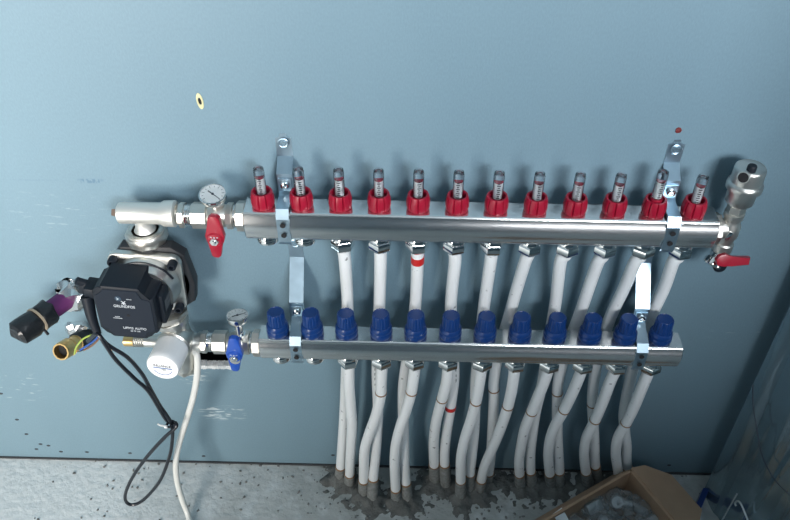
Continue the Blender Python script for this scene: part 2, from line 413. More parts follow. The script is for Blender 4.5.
def sub(key, build, m, par, nm, dz=0):
    if key not in first:
        o = obj(nm, build(), m, None, (0, 0, 0)); first[key] = o
    else: o = first[key].copy(); COL.objects.link(o)
    o.parent = par; o.location = (0, 0, dz); return o
for i, x in enumerate(PX):
    top = (x, YT, zt(x)+HU)
    fm = port('fm', collar_bm, RED, top, sup, 'flow_meter'); fm.rotation_euler = (0, 0, .35+.2*math.sin(i*2.1))
    dz = .006 if i == 10 else 0
    sub('gl', glass_bm, GLASS, fm, 'gauge_tube', dz); sub('co', core_bm, mat('frosted_core', (.86, .89, .90), .35), fm, 'scale_core', dz); sub('sc', scale_bm, INK, fm, 'scale', dz); sub('in', indic_bm, RED, fm, 'indicator', dz)
    bot = (x, YT, zt(x)-HU)
    c = port('nut', nut_bm, CHROME, bot, sup, 'outlet')
    if i < 2: sub('plug', plug_bm, CHROME, c, 'blanking_cap')
    else: h = sub('hex', hex_bm, CHROME, c, 'hex_nut'); h.rotation_euler.z = .3+random.uniform(-.25, .25)
def cap_low():
    bm = nb(); g = groove(8, .10, .06)
    lathe(bm, [(.0135, 0), (.0155, .001), (.0165, .004), (.0165, .009), (.0155, .011), (.0160, .012), (.0158, .016), (.0140, .0195), (.0120, .0205)], n=64, f=lambda a, k: g(a, k) if 1 < k < 4 else 1); return bm
def cap_top():
    bm = nb(); g = groove(18, .2, .08)
    lathe(bm, [(.0125, .019), (.0130, .022), (.0122, .0395), (.0114, .0415), (.0100, .0420), (.0094, .0413), (.0001, .0413)], n=88, f=lambda a, k: g(a, k) if 0 < k < 4 else 1); return bm
for i, x in enumerate(PX):
    vc = port('vc', cap_low, BLUE, (x, YL, ZL+HL), ret, 'valve_cap'); sub('vt', cap_top, BLUE, vc, 'ribbed_knob')
    vc.rotation_euler.z = random.uniform(-.3, .3)
    c = port('nut', nut_bm, CHROME, (x, YL, ZL-HL), ret, 'outlet')
    if i < 2: sub('plug', plug_bm, CHROME, c, 'blanking_cap')
    else: h = sub('hex', hex_bm, CHROME, c, 'hex_nut'); h.rotation_euler.z = .3+random.uniform(-.25, .25)

# ------------------------------------------------------------------ brackets
def bracket(x, y, z, h, zp, zstep0, ystep, zstep1, zscr, label, tall):
    t = thing('manifold_bracket', label, 'bracket', (x, 0, z), 'sheet metal brackets holding the manifold bars')
    back = y+h+.0025     # y of the strip behind the bar
    bm = nb(); W = .0205
    strap(bm, [(-.0005, zp), (-.0005, zstep0), (ystep, zstep1), (ystep, z-h-.004)], W, .0022, x)
    bmesh.ops.bevel(bm, geom=[e for e in bm.edges if abs(e.verts[0].co.z-zp) < 1e-4 and abs(e.verts[1].co.z-zp) < 1e-4 and abs(e.verts[0].co.y-e.verts[1].co.y) > .001], offset=.006, segments=3, affect='EDGES')
    obj('back_plate', bm, ZINC, t, ang=20)
    fy = y-h-.0008
    bm = nb(); strap(bm, [(ystep-.0024, zscr+.009), (ystep-.0024, zscr-.010), (ystep-.009, zscr-.0125), (fy+.007, z+h+.006), (fy, z+h-.006), (fy, z-h+.002), (fy+.003, z-h-.004)], .0165, .0016, x)
    obj('clamp_strap', bm, ZINC, t, ang=20)
    for hz in (z+.008, z-.008):
        bm = nb(); lathe(bm, [(.0036, 0), (.0036, .0006)], fr((x, fy-.0024, hz), (0, 1, 0)), 16); obj('slot_hole', bm, HOLE, t)
    zs = (zp+zstep0)/2+.004
    bm = nb(); M0 = fr((x, -.0027, zs), (0, -1, 0)); lathe(bm, [(.0072, 0), (.0072, .0006), (.0060, .0012), (.0050, .0006), (.0042, .0006), (.0036, .0014), (.0022, .0014), (.0018, .0006), (.0001, .0006)], M0, 24); obj('wall_screw', bm, ZINC, t)
    bm = nb(); M1 = fr((x, ystep-.0036, zscr), (0, -1, 0)); lathe(bm, [(.0055, 0), (.0058, .001), (.0052, .003), (.0035, .0040), (.0025, .0040), (.0022, .0025), (.0001, .0025)], M1, 16); obj('clamp_screw', bm, CHROME, t)
XB = .248
bracket(-XB, YT, zt(-XB), HU, .718, .684, -.020, .669, .6545, 'bent zinc bracket clamping the upper manifold beside its first red flow meter', 0)
bracket(XB, YT, zt(XB), HU, .716, .682, -.020, .667, .6525, 'bent zinc bracket clamping the upper manifold beside the air vent end', 0)
bracket(-XB, YL, ZL, HL, .560, .513, -.042, .462, .4475, 'long zinc bracket clamping the lower manifold beside its first blue cap', 1)
bracket(XB, YL, ZL, HL, .560, .513, -.042, .462, .4475, 'long zinc bracket clamping the lower manifold between its last two blue caps', 1)

# ------------------------------------------------------------------ pipes
ordn = 'first second third fourth fifth sixth seventh eighth ninth tenth eleventh twelfth'.split()
RP = .0087
# photo-read courses: lower pipes, then upper pipes behind the lower bar
LOW = {3: [(349, 385), (350.5, 405), (352, 425), (351, 445), (350, 465), (349.5, 484)],
 4: [(381, 385), (380.5, 396), (376, 415), (369, 434), (364.6, 450), (363.8, 469), (363.7, 494)],
 5: [(413, 382), (410.9, 394), (405.5, 412), (400, 428), (395.6, 447), (394.7, 469), (396.4, 501)],
 6: [(446.5, 382), (442, 399), (436.4, 420), (433.8, 439), (433.8, 458), (435, 481)],
 7: [(479.5, 382), (476.5, 399), (471, 420), (464.7, 439), (461, 458), (460.7, 478), (460.7, 497)],
 8: [(513, 382), (510.4, 396), (506.5, 411), (499.6, 431), (491.5, 450), (484.8, 466), (481.3, 480), (479.4, 491)],
 9: [(544, 382), (537, 399), (531.5, 412), (525, 428), (521, 447), (519, 463), (520.5, 487)],
 10: [(577, 382), (569.5, 399), (562.8, 412), (554, 428), (549, 444.6), (548.6, 463), (551.5, 486)],
 11: [(610, 382), (603, 401), (595, 420), (587, 436.5), (584.3, 450), (585, 466), (588.4, 485)],
 12: [(643, 385), (634, 407), (626, 423), (618, 438), (615.8, 452.6), (617.4, 467), (620, 485)]}
UPP = {3: [(345, 262), (347.5, 303), (347, 340), (346, 380), (344, 420), (341.5, 455), (339.8, 478)],
 4: [(380.5, 262), (379.5, 303), (378, 340), (377, 375), (378, 410), (376, 450), (373.6, 475), (372.4, 500)],
 5: [(417.5, 262), (415.5, 303), (411, 340), (404.5, 375), (403, 400), (404, 439), (404.7, 468), (407.4, 500)],
 6: [(455, 262), (451, 303), (452, 340), (454, 376), (450.5, 407), (447.6, 426), (445.2, 445), (444.6, 461), (446, 486)],
 7: [(490.5, 262), (484.5, 303), (480, 340), (476, 380), (475, 410), (474, 434), (472, 455), (470, 474), (469.3, 490)],
 8: [(525, 262), (516.5, 290), (508, 320), (499, 350), (494, 380), (494, 396), (492.9, 420), (491.5, 445), (489.5, 468), (487, 482)],
 9: [(560.5, 262), (555.5, 303), (549, 340), (543, 380), (536, 410), (532.4, 434), (530.5, 453), (530.5, 469), (532, 486)],
 10: [(598, 262), (591, 281), (579, 316), (566, 350), (558.5, 380), (557.4, 399), (557.4, 434), (558.2, 450), (559.3, 469), (559.3, 486)],
 11: [(635, 262), (624, 288), (610, 318), (600, 350), (594, 380), (592.4, 404), (594.3, 442), (595, 463), (597.8, 482)],
 12: [(673, 262), (664, 288), (650, 318), (638, 350), (630, 380), (624, 412), (625, 432), (626.6, 446), (626.6, 461), (629, 482)]}
def course(port_x, y0, z0, pts, ymid, vmid):
    foot = pZ(*pts[-1], .0); foot.y = min(foot.y, -.014); out = [Vector((port_x, y0, z0+.014)), Vector((port_x, y0, z0))]
    v0 = pts[0][1]; v1 = pts[-1][1]
    for u, v in pts[:-1]:
        if ymid is None: t = (v-v0+8)/(v1-v0+8); y = y0+(foot.y-y0)*t
        elif v < vmid: t = min(1, (v-v0+12)/(vmid-v0-8)); t = t*t*(3-2*t); y = y0+(ymid-y0)*t
        else: t = (v-vmid)/(v1-vmid); y = ymid+(foot.y-ymid)*t*t
        out.append(pY(u, v, min(y, -.0115)))
    out.append(foot+Vector((0, 0, .0))); out.append(foot+Vector((0, 0, -.01)))
    return catmull(out, 7)
def ring(parent, P, idx, w, r, m, name):
    p = P[idx]; t = (P[idx+1]-P[idx-1]).normalized()
    bm = nb(); lathe(bm, [(RP-.0005, -w/2), (r, -w/2), (r, w/2), (RP-.0005, w/2)], fr(p, t), 20, cap=False); return obj(name, bm, m, parent)
def cut(P, z): return min(range(1, len(P)-1), key=lambda k: abs(P[k].z-z))
def pipe(i, upper, foot_h):
    x = PX[i-1]
    P = course(x, YT, zt(x)-HU-.028, UPP[i], -.0275, 318) if upper else course(x, YL, ZL-HL-.028, LOW[i], None, 0)
    extra = {(5, 1): ', red tape at nut', (6, 1): ', red tape low down'}.get((i, upper), '')
    t = thing('heating_pipe', 'white plastic pipe from the %s manifold\'s %s port from the left%s' % ('upper' if upper else 'lower', ordn[i-1], extra), 'pipe', P[-1], 'white pipes running from the manifolds into the floor')
    k = cut(P, foot_h+.022)
    obj('tube', tube(nb(), P[:k+2], RP, 16), PIPE, t)
    Q = P[k:]; rr = [RP+.0005+.0018*(j/len(Q))+.0009*random.random() for j in range(len(Q))]
    obj('cement_coating', tube(nb(), Q, rr, 14), SLEEVE, t)
    ring(t, P, k, .0028, RP+.0009, BANDM, 'dirt_band')
    return t, P
MARK = {(4, 0): 392, (5, 0): 392.5, (6, 0): 399, (7, 0): 402, (8, 0): 406, (9, 0): 412, (10, 0): 410, (11, 0): 421, (12, 0): 424, (8, 1): 390, (10, 1): 392, (11, 1): 405}
FOOTH = {(3, 0): .018, (3, 1): .014, (4, 0): .016, (4, 1): .028, (5, 0): .020, (5, 1): .022, (6, 0): .038, (6, 1): .044, (7, 0): .030, (7, 1): .022, (8, 0): .014, (8, 1): .010, (9, 0): .022, (9, 1): .022, (10, 0): .022, (10, 1): .024, (11, 0): .030, (11, 1): .030, (12, 0): .016, (12, 1): .022}
def vpix(p): d = p-CAM; return 260-FPX*d.dot(UP)/d.dot(FW)
FEET = []
for i in range(3, 13):
    for up in (1, 0):
        t, P = pipe(i, up, FOOTH[(i, up)]); FEET.append(P[-2])
        if (i, up) in MARK:
            k = min(range(2, len(P)-2), key=lambda j: abs(vpix(P[j])-MARK[(i, up)])); ring(t, P, k, .0024, RP+.0005, BANDM, 'brown_mark')
        if (i, up) == (5, 1): ring(t, P, min(range(2, len(P)-2), key=lambda j: abs(vpix(P[j])-258)), .013, RP+.0005, REDT, 'red_tape')
        if (i, up) == (6, 1): ring(t, P, min(range(2, len(P)-2), key=lambda j: abs(vpix(P[j])-406)), .008, RP+.0005, REDT, 'red_tape')
        if (i, up) in ((4, 1), (6, 1)):       # printed lettering strip on the two pipes behind
            for j in range(7):
                v = 364+j*2.3; k = min(range(2, len(P)-2), key=lambda q: abs(vpix(P[q])-v))
                bm = nb(); d = (P[k+1]-P[k-1]).normalized(); rbox(bm, (.005, .0006, .0012), fr(pY(0, 0, 0)*0+P[k]+Vector(((-.003, .003)[i == 6], -RP-.0002, .0009*(j % 3))), (.2, 0, 1)), 0)
                obj('printed_mark', bm, PRINTD, t)

# ------------------------------------------------------------------ left end: tee, pump, mixing valve, ball valves
ZA = .6195                    # axis height of the upper left fittings
AX = lambda x, y=YT, z=ZA: fr((x, y, z), (1, 0, 0))
def rod(bm, prof, y=YT, z=ZA, n=32): return lathe(bm, [(r, x) for x, r in prof], fr((0, y, z), (1, 0, 0)), n)
def thread(bm, x0, x1, r, pitch, y, z):
    prof = []; x = x0; k = 0
    while x <= x1: prof.append((x, r if k % 2 else r-.0011)); x += pitch/2; k += 1
    rod(bm, prof, y, z, 28)
t = thing('pipe_tee', 'satin nickel tee on top of the black pump, brown plug in its end', 'tee', (-.439, YT, .573))
bm = nb(); rod(bm, [(-.4685, .0115), (-.4670, .0138), (-.460, .0144), (-.452, .0140), (-.412, .0146), (-.408, .0172), (-.393, .0178), (-.3915, .0155), (-.3915, .012), (-.398, .0115)])
lathe(bm, [(.0125, .012), (.0115, -.002), (.0108, -.010), (.0118, -.019), (.0165, -.025), (.0185, -.028)], fr((-.439, YT, ZA-.004)), 28)
obj('tee_body', bm, SATIN, t, ang=40)
bm = nb(); hexa(bm, .0062, 0, .008, fr((-.4765, YT, ZA), (1, 0, 0)), 4); obj('end_plug', bm, mat('brown_plug', (.20, .15, .12), .5, .4), t)
bm = nb(); lathe(bm, [(.0185, -.0265), (.0262, -.028), (.0278, -.0305), (.0278, -.042), (.0260, -.0445), (.016, -.0445)], fr((-.439, YT, ZA)), 10)
lathe(bm, [(.0205, -.0265), (.0235, -.0265), (.0245, -.0292), (.0205, -.0292)], fr((-.439, YT, ZA)), 32)
obj('union_nut', bm, NICKEL, t)

def wing(bm, L, W, th, M):
    """one T-handle wing: outline in local xy pointing to +y"""
    pts = [(-W*.62, -W*.3), (W*.62, -W*.3), (W*.72, .004), (W*.55, L*.45), (W*.42, L*.9), (W*.2, L), (-W*.2, L), (-W*.42, L*.9), (-W*.55, L*.45), (-W*.72, .004)]
    extrude(bm, pts, th, M, .0012)
def ball_valve(name, label, y, z, x0, x1, hx, hz, hy, m, up, lo, tilt, grp):
    """x0 = left face (pump side), x1 = bar side"""
    t = thing(name, label, 'valve', ((x0+x1)/2, y, z-.02), grp)
    L = x1-x0; q = lambda f: x0+L*f
    bm = nb(); rod(bm, [(q(.02), .0150), (q(.03), .0172), (q(.10), .0172), (q(.115), .015), (q(.115), .012)], y, z, 8); obj('union_nut', bm, NICKEL, t)
    bm = nb(); thread(bm, q(.11), q(.22), .0148, .0024, y, z); obj('thread', bm, CHROME, t, ang=20)
    bm = nb(); rod(bm, [(q(.21), .014), (q(.22), .0178), (q(.43), .0178), (q(.45), .015)], y, z, 8); obj('hex_end', bm, NICKEL, t)
    bm = nb(); rod(bm, [(q(.43), .0135), (q(.48), .0148), (q(.55), .0168), (q(.62), .0168), (q(.70), .0145), (q(.76), .0130)], y, z)
    lathe(bm, [(.009, 0), (.009, -y*0+.018), (.0075, .020), (.0075, .024)], fr((hx, y-.012, z), (0, -1, 0)), 20)
    lathe(bm, [(.0085, 0), (.0085, .019), (.007, .020)], fr((hx, y, z), (0, 0, 1)), 20)
    obj('valve_body', bm, NICKEL, t)
    bm = nb(); rod(bm, [(q(.70), .012), (q(.72), .0178), (q(.80), .0178), (q(.82), .012)], y, z, 8); obj('ring_nut', bm, NICKEL, t)
    bm = nb(); thread(bm, q(.81), q(.87), .0165, .0022, y, z); obj('thread', bm, CHROME, t, ang=20)
    bm = nb(); rod(bm, [(q(.855), .016), (q(.87), .0205), (q(.98), .0205), (q(.995), .017)], y, z, 8); obj('ring_nut', bm, NICKEL, t)
    H = fr((hx, hy, hz), (0, -1, 0)) @ Matrix.Rotation(tilt, 4, 'Z')
    bm = nb(); lathe(bm, [(.0085, -.010), (.0095, -.004), (.0115, .002), (.0115, .007), (.009, .0105), (.0070, .011)], H, 24)
    wing(bm, up, .0175, .008, H); wing(bm, lo, .0145, .008, H @ Matrix.Rotation(math.pi, 4, 'Z'))
    h = obj('butterfly_handle', bm, m, t)
    bm = nb(); hexa(bm, .0062, .0105, .0148, H); lathe(bm, [(.003, .0148), (.0028, .0165), (.0001, .0167)], H, 12); obj('handle_nut', bm, CHROME, h)
    bm = nb()
    for k in range(3): rbox(bm, (.0022, .0006, .0014), H @ Matrix.Translation((-.004+.004*k, .006, .0113 if k != 1 else .0115)), 0)
    obj('raised_mark', bm, PRINT, h)
    return t
ball_valve('ball_valve', 'nickel ball valve with red butterfly handle on the upper manifold', YT, .6175, -.3895, -.2985, -.335, .607, -.071, REDM, .036, .031, math.radians(-5), 'ball valves between the pump set and the manifolds')
ball_valve('ball_valve', 'nickel ball valve with blue butterfly handle on the lower manifold', YL, .3985, -.3925, -.3015, -.335, .4065, -.090, BLUEM, .036, .033, math.radians(-6), 'ball valves between the pump set and the manifolds')
def thermometer(label, base, top, nrm, r, hands, grp):
    t = thing('dial_thermometer', label, 'thermometer', base, grp)
    bm = nb(); tube(bm, [base, top], .0058, 16); lathe(bm, [(.0085, 0), (.0085, .006)], fr(base, Vector(top)-Vector(base)), 16); obj('stem', bm, CHROME, t)
    Mx = fr(top, nrm, (0, 1, 0))
    bm = nb(); lathe(bm, [(.006, -.004), (r*.8, -.001), (r*.96, .003), (r*1.02, .009), (r*1.02, .0105), (r*.93, .0105), (r*.92, .0090), (.0001, .0090)], Mx, 40); obj('case', bm, CHROME, t)
    bm = nb(); lathe(bm, [(r*.915, .0091), (r*.915, .0094)], Mx, 40); d = obj('dial', bm, DIALW, t)
    bm = nb()
    for k in range(11):
        a = math.radians(-40+k*26); rbox(bm, (.0022 if k % 2 else .0035, .0005, .0002), Mx @ Matrix.Rotation(a, 4, 'Z') @ Matrix.Translation((r*.74, 0, .0096)), 0)
    obj('tick_marks', bm, INK, d)
    bm = nb(); extrude(bm, [(-r*.5, -.0008), (r*.75, -.0003), (r*.75, .0003), (-r*.5, .0008)], .0004, Mx @ Matrix.Translation((0, 0, .0097)) @ Matrix.Rotation(hands, 4, 'Z')); lathe(bm, [(.0016, .0096), (.0016, .0106)], Mx, 12); obj('pointer', bm, INK, d)
    bm = nb(); lathe(bm, [(r*.93, .0110), (r*.93, .0118), (r*.7, .0124), (.0001, .0127)], Mx, 40); obj('lens', bm, mat('thin_glass', (1, 1, 1), .02, 0, trans=1, ior=1.2), t)
dp = pY(213, 193.5, YT-.004)
thermometer('round white dial thermometer on the valve with the red handle', (-.3365, YT, .636), (-.337, YT-.003, dp.z-.010), (0, -.20, 1), .0175, math.radians(-38), 'dial thermometers on the ball valves')
dp = pY(238, 317, YL)
thermometer('chrome dial thermometer tipped back on the valve with the blue handle', (-.332, YL, .412), (-.3315, YL+.001, dp.z-.009), (.03, .16, 1), .0160, math.radians(30), 'dial thermometers on the ball valves')

# pump
PC = Vector((-.440, -.043, .510))
FC = pY(127, 314.2, -.130)                                  # centre of the front face
t = thing('circulation_pump', 'black boxy circulation pump bolted between tee and mixing valve', 'pump', (-.440, -.043, .45))
bm = nb()
lathe(bm, [(.030, .0), (.046, .004), (.052, .012), (.052, .022), (.050, .026)], fr((PC.x, -.034, PC.z+.004), (0, -1, 0)), 40)
tube(bm, [(PC.x, -.043, .577), (PC.x, -.043, .555), (PC.x, -.043, .54)], [.0215, .0215, .026], 24)
tube(bm, [(PC.x+.004, -.046, .49), (PC.x+.008, -.048, .45), (PC.x+.012, -.052, .438)], [.026, .0215, .0215], 24)
pts = [(-.045, .040), (-.034, .054), (.034, .054), (.050, .040), (.056, -.010), (.050, -.044), (.034, -.056), (-.034, -.056), (-.050, -.042), (-.050, .0)]
extrude(bm, pts, .016, fr((PC.x+.002, -.044, PC.z+.012), (0, -1, 0), (0, 0, 1)), .003)
obj('pump_housing', bm, BLACKH, t)
RO = Matrix.Rotation(math.radians(-4), 4, 'Z')
MF = fr((PC.x-.003, -.062, PC.z+.012), (0, -1, 0)) @ RO                # motor flange frame: x right, y up
def rrect(w, h, r, n=5):
    out = []
    for cx, cy, a0 in ((w-r, h-r, 0), (-(w-r), h-r, 90), (-(w-r), -(h-r), 180), (w-r, -(h-r), 270)):
        for k in range(n+1): a = math.radians(a0+90*k/n); out.append((cx+r*math.cos(a), cy+r*math.sin(a)))
    return out
bm = nb(); extrude(bm, rrect(.049, .049, .014), .008, MF, .0015); lathe(bm, [(.046, .006), (.045, .016), (.042, .022), (.040, .030)], MF, 40)
obj('motor_flange', bm, CASTN, t)
for sx in (-1, 1):
    for sy in (-1, 1):
        bm = nb(); Mb = MF @ Matrix.Translation((sx*.0395, sy*.0395, .008)); lathe(bm, [(.0062, 0), (.0062, .010), (.0052, .0115), (.0032, .0115), (.0030, .006), (.0001, .006)], Mb, 18); obj('socket_bolt', bm, BLACK, t)
bm = nb(); tube(bm, [(MF @ Vector((.0445*math.cos(a), .0445*math.sin(a), .0185))) for a in [math.pi*(.15+.7*k/16) for k in range(17)]], .0016, 8); obj('seal_ring', bm, RUBBER, t)
MB = fr((FC.x, FC.y+.047, FC.z), (-.02, -1, .02)) @ RO
a_, b_ = .0395, .0455; c_ = .0125
face = [(-a_, b_-c_), (-a_+.004, b_-c_+.002), (-a_+c_-.002, b_-.004), (-a_+c_, b_), (a_-c_-.006, b_), (a_-c_-.004, b_-.004), (a_-c_, b_-c_-.001), (a_-.003, b_-c_-.003), (a_, b_-c_-.006),
        (a_, -b_+c_+.004), (a_-.003, -b_+c_), (a_-c_, -b_+c_-.002), (a_-c_-.003, -b_+.003), (a_-c_-.006, -b_), (-a_+c_+.004, -b_), (-a_+c_, -b_+.003), (-a_+c_-.002, -b_+c_-.002), (-a_+.003, -b_+c_), (-a_, -b_+c_+.003)]
bm = nb(); extrude(bm, face, .047, MB, .003); lathe(bm, [(.038, -.012), (.038, .01)], MB @ Matrix.Translation((.003, .004, 0)), 40); rbox(bm, (.012, .05, .036), MB @ Matrix.Translation((.0405, -.002, .016)), .003)
cb = obj('control_box', bm, BLACK, t)
fz = .0473
bm = nb()
ins = [(x*.90, y*.90) for x, y in face]; n = len(ins)
vs = [bm.verts.new(MB @ Vector((x, y, fz-.0004))) for x, y in ins]; v2 = [bm.verts.new(MB @ Vector((x*.985, y*.985, fz+.0006))) for x, y in ins]
for i in range(n): bm.faces.new((vs[i], vs[(i+1) % n], v2[(i+1) % n], v2[i]))
bm.faces.new(v2); obj('face_plate', bm, mat('face_label', (.010, .016, .027), .6, spec=.25), cb)
TX = lambda x, y: MB @ Matrix.Translation((x, y, fz+.0007))
text('lettering', 'GRUNDFOS', .0062, TX(.0, .0135), PRINT, cb, sx=.85); text('lettering', 'UPM3 AUTO', .0056, TX(.008, -.0255), PRINT, cb); text('lettering', '25-70 130', .0032, TX(.008, -.0305), PRINT, cb)
text('lettering', 'PUMP', .0026, TX(-.012, -.006), PRINT, cb); text('lettering', 'ooooo', .0026, TX(.008, .027), PRINT, cb)
bm = nb()
for sx in (-1, 1): rbox(bm, (.0075, .0011, .0003), TX(0, .0205) @ Matrix.Rotation(sx*.75, 4, 'Z'), 0)
rbox(bm, (.0015, .004, .0003), TX(.0, .0185), 0); rbox(bm, (.012, .0007, .0003), TX(-.012, -.0085), 0)
obj('emblem', bm, PRINT, cb)
bm = nb(); lathe(bm, [(.0042, 0), (.0042, .0004)], TX(-.006, .027), 24); k_ = obj('key_button', bm, mat('key_blue', (.018, .045, .08), .5), cb)
bm = nb(); rbox(bm, (.0035, .0008, .0003), TX(-.0065, .0275) @ Matrix.Translation((0, 0, .0004)) @ Matrix.Rotation(-.8, 4, 'Z'), 0); rbox(bm, (.0035, .0008, .0003), TX(-.0065, .0262) @ Matrix.Translation((0, 0, .0004)) @ Matrix.Rotation(.8, 4, 'Z'), 0); obj('arrow_mark', bm, PRINT, cb)
bm = nb(); lathe(bm, [(.0022, 0), (.0022, .0003)], TX(.003, -.002), 20); obj('sensor_dot', bm, HOLE, cb)
bm = nb(); rbox(bm, (.0004, .018, .026), MB @ Matrix.Translation((.0467, .002, .016)), 0)
for k in range(3): rbox(bm, (.0006, .0012, .014), MB @ Matrix.Translation((.0470, .010-.008*k, .016)), 0)
obj('side_label', bm, mat('side_print', (.07, .08, .09), .5), cb)
# plug and cable outlet on the left flank
pl = pY(90, 288, FC.y+.03)
bm = nb(); rbox(bm, (.026, .022, .017), fr((pl.x+.006, pl.y, pl.z), (.2, 0, 1)), .003); rbox(bm, (.012, .016, .020), fr((pl.x-.006, pl.y, pl.z+.002), (.3, 0, 1)), .003)
lathe(bm, [(.0055, 0), (.0055, .012), (.004, .013)], fr((pl.x-.004, pl.y, pl.z+.008), (-.6, -.2, .5)), 14)
obj('cable_plug', bm, BLACK, t)
q0 = pY(87, 296, FC.y+.022); q1 = pY(92, 318, FC.y+.012); q2 = pY(98, 334, FC.y+.005)
bm = nb(); tube(bm, catmull([q0, q1, q2], 6), [.0085-.0003*k for k in range(13)], 12); obj('strain_relief', bm, BLACK, t)

# mixing valve
t = thing('mixing_valve', 'cast nickel mixing valve with white thermostatic knob below the pump', 'valve', (-.425, -.06, .34))
VX, VY, VZ = -.424, -.062, .3965
bm = nb()
tube(bm, catmull([(VX-.004, VY, .448), (VX-.002, VY, .43), (VX, VY, VZ), (VX-.001, VY, .362), (VX-.002, VY, .345)], 5), [.0235]*4+[.020]*6+[.0245]*5+[.023]*3+[.018]*3, 28)
rod(bm, [(-.440, .017), (-.410, .0175), (-.404, .0135), (-.3965, .0135), (-.396, .0155), (-.390, .0155)], VY, VZ)
rod(bm, [(-.476, .0095), (-.462, .0095), (-.452, .012), (-.43, .017)], VY, VZ+.000)
kb = pY(173.5, 345.5, -.086); kf = pY(162.5, 367.5, -.130); ax = (kf-kb).normalized()
tube(bm, [Vector((VX, VY+.004, VZ+.004)), kb-ax*.004, kb], [.022, .0245, .0235], 28)
obj('valve_body', bm, CASTN, t, ang=50)
bm = nb(); lathe(bm, [(.0255, .448), (.0285, .449), (.0285, .458), (.0255, .459)], fr((VX-.008, VY+.006, 0), (0, 0, 1)), 8); obj('union_nut', bm, NICKEL, t)
bm = nb(); lathe(bm, [(.020, -.004), (.0250, -.003), (.0250, .001), (.0225, .0035)], fr(kb, ax), 36); obj('knob_seat', bm, NICKEL, t)
bm = nb(); hexa(bm, .0165, 0, .014, fr((VX-.003, VY, .333), (0, 0, 1))); obj('bottom_plug', bm, NICKEL, t)
KL = (kf-kb).length
bm = nb(); MK = fr(kb, ax, (0, 0, 1)); g = groove(30, .2, .012)
lathe(bm, [(.0215, .002), (.0232, .004), (.0236, .008), (.0236, KL-.010), (.0236, KL-.003), (.0222, KL), (.0212, KL+.0002), (.0001, KL+.0002)], MK, 90, f=lambda a, k: g(a, k) if 1 < k < 4 else 1); kn = obj('knob', bm, WHITE, t)
KX = lambda x, y: MK @ Matrix.Translation((x, y, KL+.0004))
text('lettering', 'RELIANCE', .0056, KX(0, .0030) @ Matrix.Rotation(-.06, 4, 'Z'), INK, kn); text('lettering', 'MIX', .0036, KX(.001, -.0045), INK, kn)
bm = nb(); rbox(bm, (.027, .0016, .0003), KX(0, -.0012) @ Matrix.Rotation(-.06, 4, 'Z'), 0); obj('blue_line', bm, BLUEINK, kn)
bm = nb()
for k in range(13):
    a = math.radians(210+k*10); rbox(bm, (.0009, .0026, .0003), KX(.0142*math.cos(a), .0142*math.sin(a)) @ Matrix.Rotation(a+math.pi/2, 4, 'Z') @ Matrix.Rotation(math.pi/2, 4, 'Z'), 0)
obj('scale_arc', bm, BLUEINK, kn)
t = thing('threaded_nipple', 'brass threaded nipple left of the white knob under the pump', 'fitting', (-.49, VY, VZ-.02))
bm = nb(); thread(bm, -.493, -.4745, .0095, .003, VY, VZ+.000); obj('thread', bm, NICKEL, t, ang=20)
bm = nb(); rod(bm, [(-.508, .0065), (-.507, .0085), (-.495, .0085), (-.4925, .009)], VY, VZ+.000, 24); obj('brass_tail', bm, BRASS, t)

# ------------------------------------------------------------------ air vent end
VXR = .3285; zr = zt(.31)
t = thing('air_vent_fitting', 'nickel end piece with automatic air vent and red drain lever', 'air vent', (VXR, YT, .55))
bm = nb(); rod(bm, [(.3065, .017), (.3075, .0205), (.3135, .0205), (.3145, .017)], YT, zr, 8); obj('ring_nut', bm, NICKEL, t)
bm = nb(); rod(bm, [(.312, .0125), (.318, .0135), (VXR, .0125)], YT, zr)
lathe(bm, [(.0098, .572), (.0125, .574), (.0125, .586), (.0108, .588), (.0108, .595), (.0132, .600), (.0132, .616), (.0108, .621), (.0108, .627), (.0125, .629), (.0125, .636), (.0105, .637)], fr((VXR, YT, 0)), 28)
obj('end_body', bm, NICKEL, t)
bm = nb(); rbox(bm, (.006, .003, .012), Matrix.Translation((VXR-.004, YT-.0132, .608)) @ Matrix.Rotation(.3, 4, 'Y'), .001); obj('flow_slot', bm, CHROME, t)
bm = nb(); hexa(bm, .0118, .636, .648, fr((VXR, YT, 0))); obj('hex_neck', bm, NICKEL, t)
bm = nb(); lathe(bm, [(.0095, .647), (.0135, .649), (.0172, .654), (.0178, .668), (.0180, .671), (.0215, .673), (.0220, .678), (.0215, .6815), (.0190, .684), (.0188, .700), (.0182, .7035), (.0165, .705), (.0001, .7055)], fr((VXR, YT, 0)), 40); can = obj('vent_can', bm, CASTN, t, ang=40)
bm = nb(); d = Vector((-.62, -.75, .25)).normalized(); p = Vector((VXR, YT, .694))+d*.0165; lathe(bm, [(.0082, -.004), (.0082, .004), (.0072, .0052), (.0055, .0052), (.0053, .001), (.0001, .001)], fr(p, d), 24); ou = obj('side_outlet', bm, CASTN, can)
bm = nb(); lathe(bm, [(.0062, .0053), (.0062, .0056)], fr(p, d), 20); obj('outlet_bore', bm, HOLE, can)
bm = nb(); lathe(bm, [(.0056, 0), (.0056, .007), (.0048, .0085), (.0001, .0088)], fr((VXR-.004, YT-.010, .7045)), 20); obj('screw_cap', bm, BLACK, can)
bm = nb(); lathe(bm, [(.0100, 0), (.0118, .002), (.0118, .010), (.010, .012)], fr((VXR, YT, .562)), 28); obj('drain_neck', bm, CHROME, t)
dc = pY(712, 261, YT-.010); dv = Vector((-.55, -.45, -.7)).normalized()
bm = nb(); lathe(bm, [(.008, -.018), (.008, -.003), (.0118, -.003), (.0125, .000), (.0125, .006), (.010, .008), (.006, .0082)], fr((dc.x+.003, dc.y, dc.z), dv), 36, f=groove(18, .2, .05)); obj('drain_cap', bm, CHROME, t)
